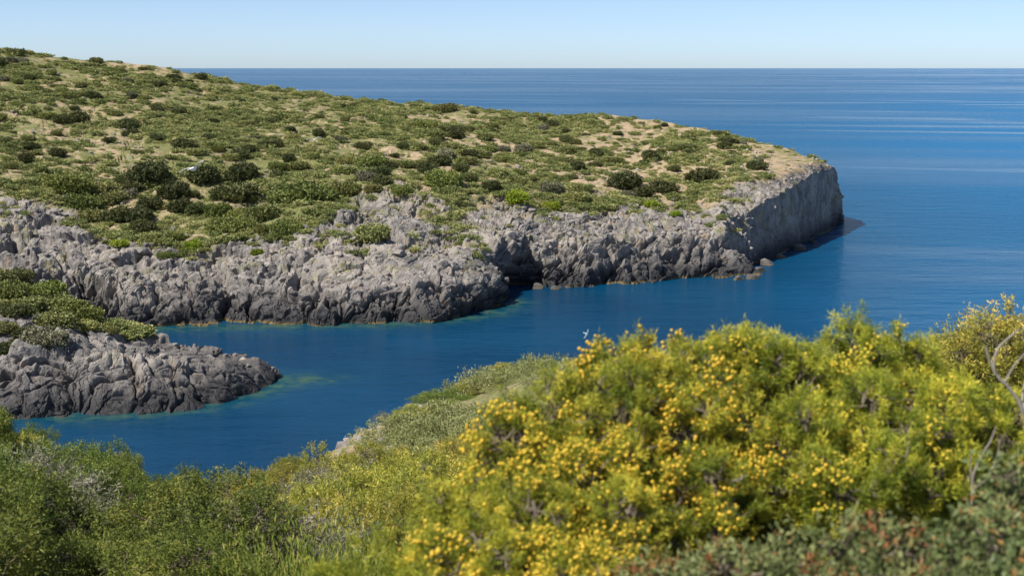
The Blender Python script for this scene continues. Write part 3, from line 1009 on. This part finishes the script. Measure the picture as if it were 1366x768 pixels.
bl = [rock_mesh(300 + q, 3) for q in range(5)]
BM = [mesh_np('boulder', v, f, mat=M['stone']) for v, f in bl]
vis = np.where((HEAD['rock'] > 0.5) & (HEAD['x'] > 5) & (HEAD['x'] < 1000) & (HEAD['seg'] > 2.2) & (HEAD['seg'] < 3.8))[0]
pick = g.choice(vis, 60, replace=False)
for i in pick:
    p = HEAD['P'][i]
    s = 0.7 + 1.0 * g.random()
    o = link('boulder', BM[g.integers(5)], loc=(p[0], p[1], p[2] + 0.1 * s), rot=g.random() * 6.28, scale=(s, s, s))
    tag(o, 'grey angular boulder lying loose on the bare rock slope of the headland', 'boulder', 'loose boulders on the headland rocks')
for x, y, s in ((1003, 371, 1.7), (1013, 362, 1.3), (1022, 353, 2.0), (1041, 344, 1.5), (1066, 333, 1.8), (1085, 324, 1.2), (985, 373, 1.4), (716, 384, 1.6), (742, 385, 1.2)):
    Yb = float(shore_Y(y))
    p = at(x, y, Yb)
    o = link('boulder', BM[int(s * 10) % 5], loc=(p[0], p[1], 0.1), rot=x * 0.7, scale=(s, s, s))
    tag(o, 'wet boulder standing in the sea at the foot of the headland cliffs', 'boulder', 'fallen boulders at the cliff foot')
sm = [rock_mesh(400 + q, 1) for q in range(5)]
V, Fc, off = [], [], 0
for T, n, lim in ((HEAD, 2600, 0.22), (PROM, 160, 0.22), (HEAD, 1200, -1)):
    vis = np.where((T['rock'] > lim) & (T['x'] > -40) & (T['seg'] > 2.0) & (T['seg'] < 4.9))[0]
    for i in g.choice(vis, n, replace=False):
        v, f = sm[g.integers(5)]
        s = 0.14 + 0.75 * g.random() ** 3.5
        a = g.random() * 6.28
        w = v * s
        w = np.stack([w[:, 0] * math.cos(a) - w[:, 1] * math.sin(a), w[:, 0] * math.sin(a) + w[:, 1] * math.cos(a), w[:, 2]], 1) + T['P'][i]
        V.append(w)
        Fc.append(f + off)
        off += len(v)
for _ in range(260):
    u_, r_ = g.uniform(-0.17, -0.05), g.uniform(40, 54)
    if r_ > float(np.interp(u_, G_U, G_C)) + 3:
        continue
    v, f = sm[g.integers(5)]
    x, y = u_ * r_, r_
    V.append(v * (0.05 + 0.28 * g.random() ** 3) + np.array([x, y, float(hill_z(np.array(x), np.array(y)))]))
    Fc.append(f + off)
    off += len(v)
tag(link('rubble', mesh_np('rubble', np.concatenate(V), np.concatenate(Fc), mat=M['stone'])), 'loose stones strewn over the rock slopes', 'rubble', kind='stuff')


# ------------------------------------------------------------------ maquis on the near hillside
def build_bush(name, label, cat, group, foliage, twigs, fmat, tmat, loc=(0, 0, 0), rot=0.0, scale=1.0):
    root = bpy.data.objects.new(name, None)
    root.empty_display_size = 0.2
    COL.objects.link(root)
    root.location = loc
    root.rotation_euler = (0, 0, rot)
    root.scale = (scale,) * 3
    tag(root, label, cat, group)
    if isinstance(foliage, tuple):
        foliage = mesh_np('foliage', *foliage, mat=fmat)
    if isinstance(twigs, tuple):
        twigs = mesh_np('branches', *twigs, mat=tmat)
    link('foliage', foliage, root)
    if twigs is not None:
        link('branches', twigs, root)
    return root, foliage, twigs


MIDV = {}
for q, (kd, mat, w, h, n, bl_, bw, sp) in enumerate((
        ('juniper', 'mid', 2.2, 1.35, 13, 0.050, 0.0085, 0.120), ('juniper', 'mid', 2.0, 1.5, 14, 0.048, 0.008, 0.120), ('juniper', 'mid', 2.4, 1.25, 15, 0.050, 0.0085, 0.125),
        ('mastic', 'middark', 2.3, 1.5, 13, 0.030, 0.0105, 0.115), ('mastic', 'middark', 2.1, 1.35, 14, 0.028, 0.0100, 0.110),
        ('dry', 'grey', 1.8, 1.2, 9, 0.05, 0.010, 0.13))):
    L = clumps(dome_lobes(w, h, n, 500 + q), 5, 0.42, 0.66, 520 + q)
    fo, tw, _ = bush(L, sp, 0.14, (58 if kd == 'mastic' else 44) if kd != 'dry' else 14, bl_, bw, 600 + q, up=0.5, spread=0.85, fill=0.35, tint_spray=0.5, floor=0.0, twig_r=0.004, gap=0.3, bend=0.08 if kd == 'mastic' else 0.0)
    MIDV.setdefault(kd, []).append((mesh_np('foliage', *fo, mat=M[mat]), mesh_np('branches', *tw, mat=M['dead' if kd == 'dry' else 'bark']), w))
# broom: upright green stems
g2 = np.random.default_rng(77)
n = 4200
p0 = np.stack([g2.normal(0, 0.28, n), g2.normal(0, 0.28, n), np.zeros(n)], 1)
dirs = unit(np.stack([p0[:, 0] * 0.9 + g2.normal(0, 0.16, n), p0[:, 1] * 0.9 + g2.normal(0, 0.16, n), np.ones(n)], 1))
start = p0 + dirs * (g2.random(n) * 0.55)[:, None]
v, f = blades(start, dirs, 0.16 + 0.16 * g2.random(n), 0.008, g2)
nb = 9000
idx = g2.integers(0, n, nb)
q0 = start[idx] + dirs[idx] * (g2.random(nb) * 0.5)[:, None]
v2, f2 = blades(q0, unit(dirs[idx] + rand_dirs(nb, g2) * 0.5), 0.06, 0.009, g2)
v, f = join([(v, f), (v2, f2)])
MIDV['broom'] = [(mesh_np('stems', v, f, g2.random(len(f)), M['broom']), None, 1.1)]

ORD = ['first', 'second', 'third', 'fourth', 'fifth', 'sixth', 'seventh', 'eighth', 'ninth', 'tenth', 'eleventh', 'twelfth', 'thirteenth', 'fourteenth', 'fifteenth']
ROWN = ['frontmost scrub row', 'second scrub row', 'third scrub row', 'fourth scrub row', 'fifth scrub row', 'sixth scrub row', 'scrub row just short of the water', 'last scrub row above the water']
LOOK = {'juniper': ('juniper_bush', 'yellowish olive juniper bush'), 'mastic': ('mastic_bush', 'dark green leafy bush'), 'dry': ('dry_shrub', 'grey half dead twiggy shrub'), 'broom': ('broom_shrub', 'light green broom of upright stems')}
rm = random.Random(12)
rows = [8.8, 11.0, 13.8, 17.2, 21.4, 25.5, 29.5, 36.0]
for ri, r in enumerate(rows):
    spots = []
    u = -0.47 + 0.03 * (ri % 2)
    while u < 0.10:
        cr = float(np.interp(u, G_U, G_C))
        wpx = u * F + 683
        if r < cr + 1.5 and not (u > -0.155 and r > 31) and not (r < 12 and u > -0.02):
            x = u * F + 683
            if x < 215:
                kd = rm.choices(['mastic', 'juniper', 'dry'], [70, 22, 8])[0]
            elif x < 300 and r < 13:
                kd = rm.choices(['dry', 'juniper', 'mastic'], [50, 40, 10])[0]
            elif 380 < x < 640 and r < 11.2:
                kd = 'broom'
            else:
                kd = rm.choices(['juniper', 'mastic', 'dry'], [84, 8, 8])[0]
            sc = rm.uniform(0.85, 1.2)
            spots.append((u + rm.uniform(-0.012, 0.012), r * rm.uniform(0.96, 1.04), kd, sc))
        kd_w = 1.45 if r < 40 else 1.9
        u += kd_w * (0.75 if (r < 11.2 and 380 < u * F + 683 < 640) else 1.0) / r
    for i, (u_, r_, kd, sc) in enumerate(spots):
        nm, look = LOOK[kd]
        fm, tm, w = rm.choice(MIDV[kd])
        x, y = u_ * r_ * 0.99, r_
        o = bpy.data.objects.new(nm, None)
        COL.objects.link(o)
        o.location = (x, y, float(hill_z(np.array(x), np.array(y))) - 0.1)
        o.rotation_euler = (0, 0, rm.uniform(0, 6.28))
        o.scale = (sc, sc, sc * rm.uniform(0.85, 1.1))
        tag(o, f'{look}, {ORD[i]} from left, {ROWN[ri]}', 'bush', 'scrub on the near hillside')
        link('stems' if kd == 'broom' else 'foliage', fm, o)
        if tm is not None:
            link('branches', tm, o)

# low cushions on the pale spur above the water
for i, (x, y, r_, kd, wpx, lab) in enumerate([
        (535, 553, 54, 'olive', 62, 'olive shrub at the lip of the pale spur above the water'), (575, 540, 57, 'grey', 50, 'greyish cushion on the crest of the pale spur'),
        (615, 532, 57, 'green', 60, 'pale green cushion along the crest of the spur'), (660, 520, 58, 'grey', 64, 'greyish mat high on the spur beside the flowering juniper'),
        (695, 512, 59, 'olive', 56, 'olive mat highest on the spur before the juniper hides it'), (600, 565, 50, 'green', 70, 'light green mat in the middle of the spur slope'),
        (650, 555, 51, 'olive', 60, 'olive cushion in the middle of the spur slope'), (690, 550, 51, 'green', 58, 'light green mat beside the juniper on the spur'),
        (560, 590, 46, 'olive', 60, 'olive shrub low on the spur above the hillside scrub'), (630, 590, 45, 'grey', 60, 'greyish cushion low on the spur above the hillside scrub'), (520, 575, 50, 'grey', 34, 'small grey cushion on the bare pale edge of the spur')]):
    p = at(x, y, r_)
    zz = float(hill_z(np.array(p[0]), np.array(p[1])))
    me, _, w = MIDV[{'o': 'juniper', 'g': 'mastic'}.get(kd[0], 'dry') if kd != 'grey' else 'dry'][0]
    s = wpx * 1.5 * r_ / F / w
    o = link({'o': 'olive_shrub', 'g': 'green_mat_shrub'}[kd[0]] if kd != 'grey' else 'grey_shrub', me, loc=(p[0], p[1], zz - 0.12), rot=i * 1.3, scale=(s, s, 0.32 if kd != 'olive' else 0.45))
    tag(o, lab, 'shrub', 'cushions on the pale spur')

# low growth nobody could count on the spur and between the bushes
mini = []
for q in range(4):
    L = dome_lobes(0.9, 0.30, 5, 190 + q)
    (v, f, t), _, _ = bush(L, 0.11, 0.12, 11, 0.055, 0.014, 160 + q, up=0.4, spread=0.9, floor=-0.02, twigs=False, gap=0.25)
    mini.append((v, f, t))
spots = []
gq = np.random.default_rng(33)
while len(spots) < 700:
    u_, r_ = gq.uniform(-0.16, 0.10), gq.uniform(34, 62)
    x, y = u_ * r_, r_
    c_ = float(np.interp(u_, G_U, G_C))
    if r_ > c_ + 2 or gnoise(np.array([[x * 0.16, y * 0.16, 3.0]]))[0] < -0.02 - 0.15 * (u_ > -0.05):
        continue
    if u_ < -0.075 - 0.02 * gq.random() and gq.random() < 0.55:
        continue
    spots.append((gq.integers(4), x, y, float(hill_z(np.array(x), np.array(y))) - 0.03, 0.45 + 1.5 * gq.random() ** 2.2, gq.random() * 6.28, 0.4 + 0.8 * gq.random(), 0.5 * gq.random()))
merge_copies(mini, spots, mat_foliage('spur_scrub', [(0, (0.131, 0.144, 0.050)), (0.5, (0.206, 0.216, 0.077)), (1, (0.338, 0.318, 0.144))], 0.15),
             'dwarf_scrub', 'low grey green scrub matting the pale spur', 'ground cover')

# dense undergrowth on the hillside to the sides of and behind the near bushes
thick = []
for q in range(3):
    L = dome_lobes(1.7, 0.85, 7, 290 + q)
    (v, f, t), _, _ = bush(L, 0.14, 0.14, 14, 0.055, 0.014, 260 + q, up=0.45, spread=0.9, floor=0.0, twigs=False, gap=0.25)
    thick.append((v, f, t))
spots = []
while len(spots) < 420:
    r_ = gq.uniform(5.5, 44) ** 1.0
    u_ = gq.uniform(0.06, 0.95) if gq.random() < 0.72 else gq.uniform(-0.95, -0.50)
    if (u_ > 0.24 and u_ < 0.45 and r_ > 24) or gq.random() > 0.25 + r_ / 50 or r_ > float(np.interp(u_, G_U, G_C)) + 1:
        continue
    x, y = u_ * r_, r_
    sc = 0.65 + 0.35 * gq.random()
    spots.append((gq.integers(3), x, y, float(hill_z(np.array(x), np.array(y))) - 0.08, sc, gq.random() * 6.28, 0.75 + 0.25 * gq.random(), 0.35 * gq.random()))
merge_copies(thick, spots, M['mid'], 'undergrowth', 'olive undergrowth filling the hillside behind the near bushes', 'ground cover')

# ------------------------------------------------------------------ the near junipers with ripe cones
ico = bmesh.new()
bmesh.ops.create_icosphere(ico, subdivisions=2, radius=1.0)
iv = np.array([w.co[:] for w in ico.verts])
iff = np.array([[q.index for q in w.verts] for w in ico.faces])
ico.free()
iv = iv * (1 + 0.05 * fbm(iv * 2, 2))[:, None]
CONE = mesh_np('cone', iv, iff, mat=M['cone'], smooth=True)


def near_bush(name, label, cat, group, lobes_px, seed, fmat, spacing, spray_len, n_blade, bl_, bw, cones=0, up=0.45, bend=0.0, gap=0.30, spread=0.8, dead=0):
    L = []
    for x, y, d, r in lobes_px:
        w = at(x, y, d)
        rr_ = r * d / F
        L.append((*w, rr_ * 1.05, rr_ * 1.05, rr_ * 0.95))
    L = np.array(clumps(L, 8, 0.42, 0.80, seed))
    bx, by = L[:, 0].mean(), L[:, 1].mean()
    gz = float(hill_z(np.array(bx), np.array(by)))
    L[:, :3] -= np.array([bx, by, gz])
    n_top = len(L)
    low_ = (L[:, 2] - L[:, 5]).min()
    if low_ > 0.2:                           # foliage down to the ground
        sx_, sy_ = max(L[:, 0].std(), 0.15), max(L[:, 1].std(), 0.15)
        rq = max(0.62 * low_, 0.22)
        skirt = [(a * sx_, b * sy_, low_ * 0.55, rq, rq, low_ * 0.6) for a, b in ((0.5, 0.6), (-0.4, 0.6), (0, -0.2), (0.7, 0.1), (-0.3, 0.1))]
        L = np.concatenate([L, np.array(skirt)])
    fo, tw, (tips, axis, own) = bush(L, spacing, spray_len, n_blade, bl_, bw, seed, up=up, spread=spread, fill=0.3, tint_spray=0.6, floor=0.02, base=(0, 0, -0.05), twig_r=0.0035, gap=gap, bend=bend, gap_size=1.2)
    root, _, _ = build_bush(name, label, cat, group, fo, tw, M[fmat], M['bark'], loc=(bx, by, gz))
    g = np.random.default_rng(seed + 5)
    if cones:
        # clusters of cones on some sprays, mostly on the sunny outside
        sun_ = np.array(S)
        clus = fbm(tips * 6.5 + seed, 2)
        score = clus * 1.2 + 0.35 * (unit(tips - L[own, :3]) @ sun_) + 0.25 * g.random(len(tips))
        score = np.where(own < n_top, score, -9.0)
        score = np.where(tips @ np.array([bx, by, 0]) / math.hypot(bx, by) < 0.22, score, score - 1.0)
        order = np.argsort(-score)[:cones // 6]
        pts = []
        for i in order:
            for _ in range(g.integers(4, 12)):
                pts.append(tips[i] + g.normal(size=3) * 0.015 - axis[i] * 0.006)
        pts = np.array(pts)
        rad = 0.0034 + 0.0032 * g.random(len(pts))
        camd = np.linalg.norm(pts + np.array([bx, by, gz]) - np.array([0, 0, EYE]), axis=1)
        o_ = np.argsort(camd / rad)
        for i in o_[:100]:
            link('cone', CONE, root, loc=pts[i], scale=float(rad[i]))
        V = (iv[None] * rad[o_[100:], None, None] + pts[o_[100:]][:, None]).reshape(-1, 3)
        n_ = len(o_) - 100
        Fc = (iff[None] + (np.arange(n_) * len(iv))[:, None, None]).reshape(-1, 3)
        c = link('cones', mesh_np('cones', V, Fc, mat=M['cone'], smooth=True), root)
        tag(c, kind='stuff')
    if dead:
        parts = []
        sel = g.choice(len(tips), dead, replace=False)
        for i in sel:
            a = L[own[i], :3] + g.normal(size=3) * 0.03
            b = tips[i] + axis[i] * 0.02
            pts = wiggle(a + (b - a) * 0.35, b, 7, 0.05, g)
            parts.append(tube(pts, np.linspace(0.0032, 0.0010, 7), 5))
        tag(link('dead_twigs', mesh_np('dead_twigs', *join(parts), mat=M['dead'], smooth=True), root), kind='stuff')
    return root


JA = [(620, 765, 3.7, 60), (690, 775, 3.6, 60), (720, 690, 3.8, 60), (640, 690, 3.9, 72), (605, 735, 3.8, 52), (690, 620, 4.1, 66), (740, 556, 4.3, 58), (700, 560, 4.3, 34), (780, 650, 3.9, 88), (700, 735, 3.7, 80), (830, 745, 3.6, 80), (770, 760, 3.6, 60), (660, 615, 4.1, 40), (760, 510, 4.4, 30)]
JB = [(812, 492, 4.4, 36), (850, 470, 4.5, 22), (888, 505, 4.4, 44), (935, 488, 4.5, 40), (830, 560, 4.2, 70), (910, 590, 4.2, 82), (970, 560, 4.3, 70), (900, 680, 3.9, 85), (975, 660, 4.0, 75), (860, 470, 4.5, 20), (985, 490, 4.6, 36)]
JC = [(1030, 504, 4.6, 55), (1085, 500, 4.7, 48), (1145, 466, 4.8, 42), (1195, 468, 4.8, 42), (1008, 478, 4.6, 34), (1050, 474, 4.65, 34), (968, 478, 4.6, 32), (1245, 520, 4.8, 36), (1120, 560, 4.5, 85), (1210, 545, 4.5, 70), (1050, 620, 4.2, 85), (1285, 560, 4.6, 60), (1180, 630, 4.2, 80), (1260, 620, 4.3, 62), (1110, 680, 4.0, 70), (1340, 590, 4.5, 55)]
GJ = 'junipers in front of the camera'
near_bush('juniper_bush', 'juniper full of yellow cones, its lower flank cutting off the hillside scrub', 'bush', GJ, JA, 41, 'juniper', 0.050, 0.050, 85, 0.020, 0.0027, cones=2100, dead=26)
near_bush('juniper_bush', 'juniper full of yellow cones, its top just under the flying gull', 'bush', GJ, JB, 42, 'juniper', 0.050, 0.050, 85, 0.020, 0.0027, cones=1900, dead=26)
near_bush('juniper_bush', 'juniper with fewer cones rising to a round top against open sea', 'bush', GJ, JC, 43, 'juniper', 0.050, 0.050, 85, 0.020, 0.0027, cones=1400, dead=30)
MA = [(930, 791, 3.1, 55), (1000, 801, 3.0, 70), (870, 821, 3.1, 45), (1060, 776, 3.1, 55)]
MB_ = [(1120, 791, 2.9, 75), (1190, 776, 2.9, 70), (1090, 831, 2.8, 70), (1230, 821, 2.7, 80)]
MC = [(1280, 761, 2.9, 75), (1350, 746, 2.9, 80), (1330, 811, 2.7, 90), (1375, 662, 3.1, 55)]
GM = 'mastic bushes at the lower right'
near_bush('mastic_bush', 'grey green leafy bush under the middle of the cone bearing junipers', 'bush', GM, MA, 51, 'mastic', 0.05, 0.055, 24, 0.0185, 0.0085, up=0.4, bend=0.1, gap=0.25, spread=0.9)
near_bush('mastic_bush', 'grey green leafy bush with rusty leaves in the middle of the lower right', 'bush', GM, MB_, 52, 'mastic', 0.05, 0.055, 24, 0.0185, 0.0085, up=0.4, bend=0.1, gap=0.25, spread=0.9)
near_bush('mastic_bush', 'grey green leafy bush with rusty leaves in the lower right corner', 'bush', GM, MC, 53, 'mastic', 0.05, 0.055, 24, 0.0185, 0.0085, up=0.4, bend=0.1, gap=0.25, spread=0.9)
# sharper bushes a few metres behind them
BK = [([(1325, 455, 10, 50), (1290, 475, 10, 42), (1370, 450, 10, 45), (1350, 500, 10, 60), (1265, 500, 10, 40), (1310, 540, 10, 60), (1400, 500, 10, 60)], 'tall olive juniper at the frame edge behind the bleached branch'),
      ([(1250, 468, 12, 22), (1230, 480, 12, 26), (1270, 485, 12, 28), (1250, 510, 12, 34)], 'olive bush in the dip right of the round topped juniper'),
      ([(985, 468, 9, 26), (1010, 466, 9, 22), (1040, 478, 9, 24), (1000, 500, 9, 40), (1060, 500, 9, 34)], 'olive bush peeping over the dip between two cone bearing junipers')]
for i, (L, lab) in enumerate(BK):
    near_bush('juniper_bush', lab, 'bush', 'bushes behind the near junipers', L, 61 + i, 'mid', 0.11, 0.12, 44, 0.036, 0.0075, gap=0.25)


# bleached dead branches
def branch(name, label, limbs, cat='dead branch'):
    root_p = at(*limbs[0][0][:3])
    parts = []
    for li, limb in enumerate(limbs):
        P_ = np.array([at(x, y, d) for x, y, d, r in limb]) - root_p
        R_ = np.array([r * 0.40 * d / F for x, y, d, r in limb])
        t = np.linspace(0, len(limb) - 1, (len(limb) - 1) * 5 + 1)
        i0 = np.arange(len(limb))
        Ps = np.stack([np.interp(t, i0, P_[:, k_]) for k_ in range(3)], 1)
        for _ in range(4):
            Ps[1:-1] = (Ps[:-2] + Ps[1:-1] * 2 + Ps[2:]) / 4
        Ps += fbm(Ps * 14 + li, 2)[:, None] * 0.006
        parts.append(tube(Ps, np.interp(t, i0, R_), 7))
    o = link(name, mesh_np(name, *join(parts), mat=M['dead'], smooth=True), loc=root_p)
    tag(o, label, cat)


branch('dead_branch', 'thick bleached dead branch curving up at the right frame edge', [
    [(1385, 700, 4.2, 8), (1372, 600, 4.2, 7), (1366, 545, 4.2, 6.5), (1345, 515, 4.2, 6), (1326, 497, 4.2, 5), (1318, 478, 4.2, 4), (1314, 462, 4.2, 3)],
    [(1328, 499, 4.2, 5), (1326, 480, 4.2, 4), (1331, 463, 4.2, 3.6), (1346, 450, 4.2, 3.4), (1360, 438, 4.2, 2.4)],
    [(1340, 510, 4.2, 3.4), (1352, 488, 4.2, 2.6), (1368, 470, 4.2, 2)],
    [(1372, 560, 4.2, 5), (1362, 530, 4.25, 4), (1370, 500, 4.3, 3), (1368, 440, 4.3, 2)]])
branch('dead_branch', 'slim forked pale twig standing in front of the right juniper', [
    [(1296, 690, 3.6, 4), (1297, 640, 3.6, 3.4), (1300, 628, 3.6, 3.2), (1310, 605, 3.6, 3), (1322, 588, 3.6, 2.6), (1328, 570, 3.6, 1.6)],
    [(1297, 640, 3.6, 2.6), (1294, 620, 3.6, 2), (1296, 602, 3.6, 1.2)],
    [(1298, 652, 3.6, 3), (1318, 638, 3.55, 2.8), (1330, 612, 3.55, 2.2), (1334, 585, 3.55, 1.2)]])

# ------------------------------------------------------------------ gulls
k = NT('gull_plumage')
tc = k.n('ShaderNodeTexCoord').outputs['Object']
sx = k.n('ShaderNodeSeparateXYZ')
k.l(tc, sx.inputs[0])
ay = k.math('ABSOLUTE', sx.outputs[1])
wing = k.math('MULTIPLY', k.step(ay, 0.07, 0.12), k.step(sx.outputs[2], -0.01, 0.03))
c = k.mix(wing, (0.82, 0.82, 0.80), (0.55, 0.57, 0.60))
c = k.mix(k.step(ay, 0.57, 0.62), c, (0.03, 0.03, 0.035))
M['gull'] = k.done(k.bsdf(c, 0.7, 0.2).outputs[0])
k = NT('gull_beak')
M['beak'] = k.done(k.bsdf((0.62, 0.36, 0.04), 0.4, 0.4).outputs[0])


def gull(label, px, py, d, fwd, wing_axis, raise_, span):
    """body along +X, wings along +-Y, one skin"""
    parts = []
    xs_ = [-0.30, -0.24, -0.16, -0.06, 0.06, 0.14, 0.19, 0.225, 0.255]
    rs_ = [0.012, 0.04, 0.065, 0.082, 0.078, 0.056, 0.045, 0.044, 0.012]
    v, f = tube(np.stack([xs_, np.zeros(9), [0, 0, -0.005, -0.01, -0.008, 0.006, 0.018, 0.02, 0.015]], 1), rs_, 12)
    parts.append((v, f, True))
    for s in (-1, 1):
        sec = [(0.0, 0.02, 0.24, 0.0), (0.12, 0.03, 0.22, 0.35), (0.26, 0.05, 0.19, 0.9), (0.40, 0.03, 0.17, 1.0), (0.52, -0.02, 0.12, 0.85), (0.62, -0.07, 0.075, 0.65), (0.69, -0.115, 0.02, 0.5)]
        vv = []
        for y, xc, ch, zz in sec:
            z = zz * raise_ + 0.02
            for a, h in ((0.5, 0.006), (0.2, 0.022), (-0.2, 0.018), (-0.5, 0.004), (-0.2, -0.012), (0.2, -0.016)):
                vv.append((xc + a * ch, s * y, z + h))
        n = len(sec)
        ff = []
        for i in range(n - 1):
            for j in range(6):
                q = (i * 6 + j, i * 6 + (j + 1) % 6, (i + 1) * 6 + (j + 1) % 6, (i + 1) * 6 + j)
                ff.append(q if s > 0 else q[::-1])
        parts.append((np.array(vv), np.array(ff), True))
    # tail fan
    tv = np.array([(-0.22, -0.03, 0.014), (-0.22, 0.03, 0.014), (-0.40, 0.085, 0.012), (-0.42, 0, 0.012), (-0.40, -0.085, 0.012)])
    tv = np.concatenate([tv, tv - np.array([0, 0, 0.02])])
    bm = bmesh.new()
    for v, f, _ in parts:
        vs_ = [bm.verts.new(p) for p in v]
        for q in f:
            try:
                bm.faces.new([vs_[i] for i in q])
            except ValueError:
                pass
    vs_ = [bm.verts.new(p) for p in tv]
    for q in ((0, 1, 2, 3, 4), (9, 8, 7, 6, 5), (0, 5, 6, 1), (1, 6, 7, 2), (2, 7, 8, 3), (3, 8, 9, 4), (4, 9, 5, 0)):
        bm.faces.new([vs_[i] for i in q])
    bmesh.ops.holes_fill(bm, edges=[e for e in bm.edges if e.is_boundary], sides=20)
    bmesh.ops.recalc_face_normals(bm, faces=bm.faces)
    me = bpy.data.meshes.new('gull')
    bm.to_mesh(me)
    bm.free()
    me.materials.append(M['gull'])
    o = link('gull', me, loc=at(px, py, d))
    md = o.modifiers.new('skin', 'REMESH')
    md.mode = 'VOXEL'
    md.voxel_size = 0.009
    md.use_smooth_shade = True
    f_ = Vector(fwd).normalized()
    w_ = Vector(wing_axis)
    w_ = (w_ - f_ * w_.dot(f_)).normalized()
    up_ = f_.cross(w_)
    mt = Matrix((f_, w_, up_)).transposed().to_4x4()
    o.rotation_euler = mt.to_euler()
    o.scale = (span / 1.38,) * 3
    tag(o, label, 'gull', 'gulls flying over the cove')
    bv, bf = tube(np.array([(0.24, 0, 0.016), (0.275, 0, 0.013), (0.305, 0, 0.004)]), [0.016, 0.012, 0.003], 6)
    link('beak', mesh_np('beak', bv, bf, mat=M['beak'], smooth=True), o)


gull('white gull banking steeply over the blue cove', 782, 445, 165, (0.90, 0.30, -0.45), (0.50, 0.10, 0.85), 0.05, 1.40)
gull('gull gliding with long bent wings in front of the green headland slope', 258, 225, 58, (0.25, 0.95, 0.05), (-0.90, 0.20, -0.40), 0.10, 1.42)
gull('small distant gull with raised wings below the headland skyline', 419, 187, 108, (0.3, -0.9, 0.1), (0.95, 0.3, 0.12), 0.16, 1.35)
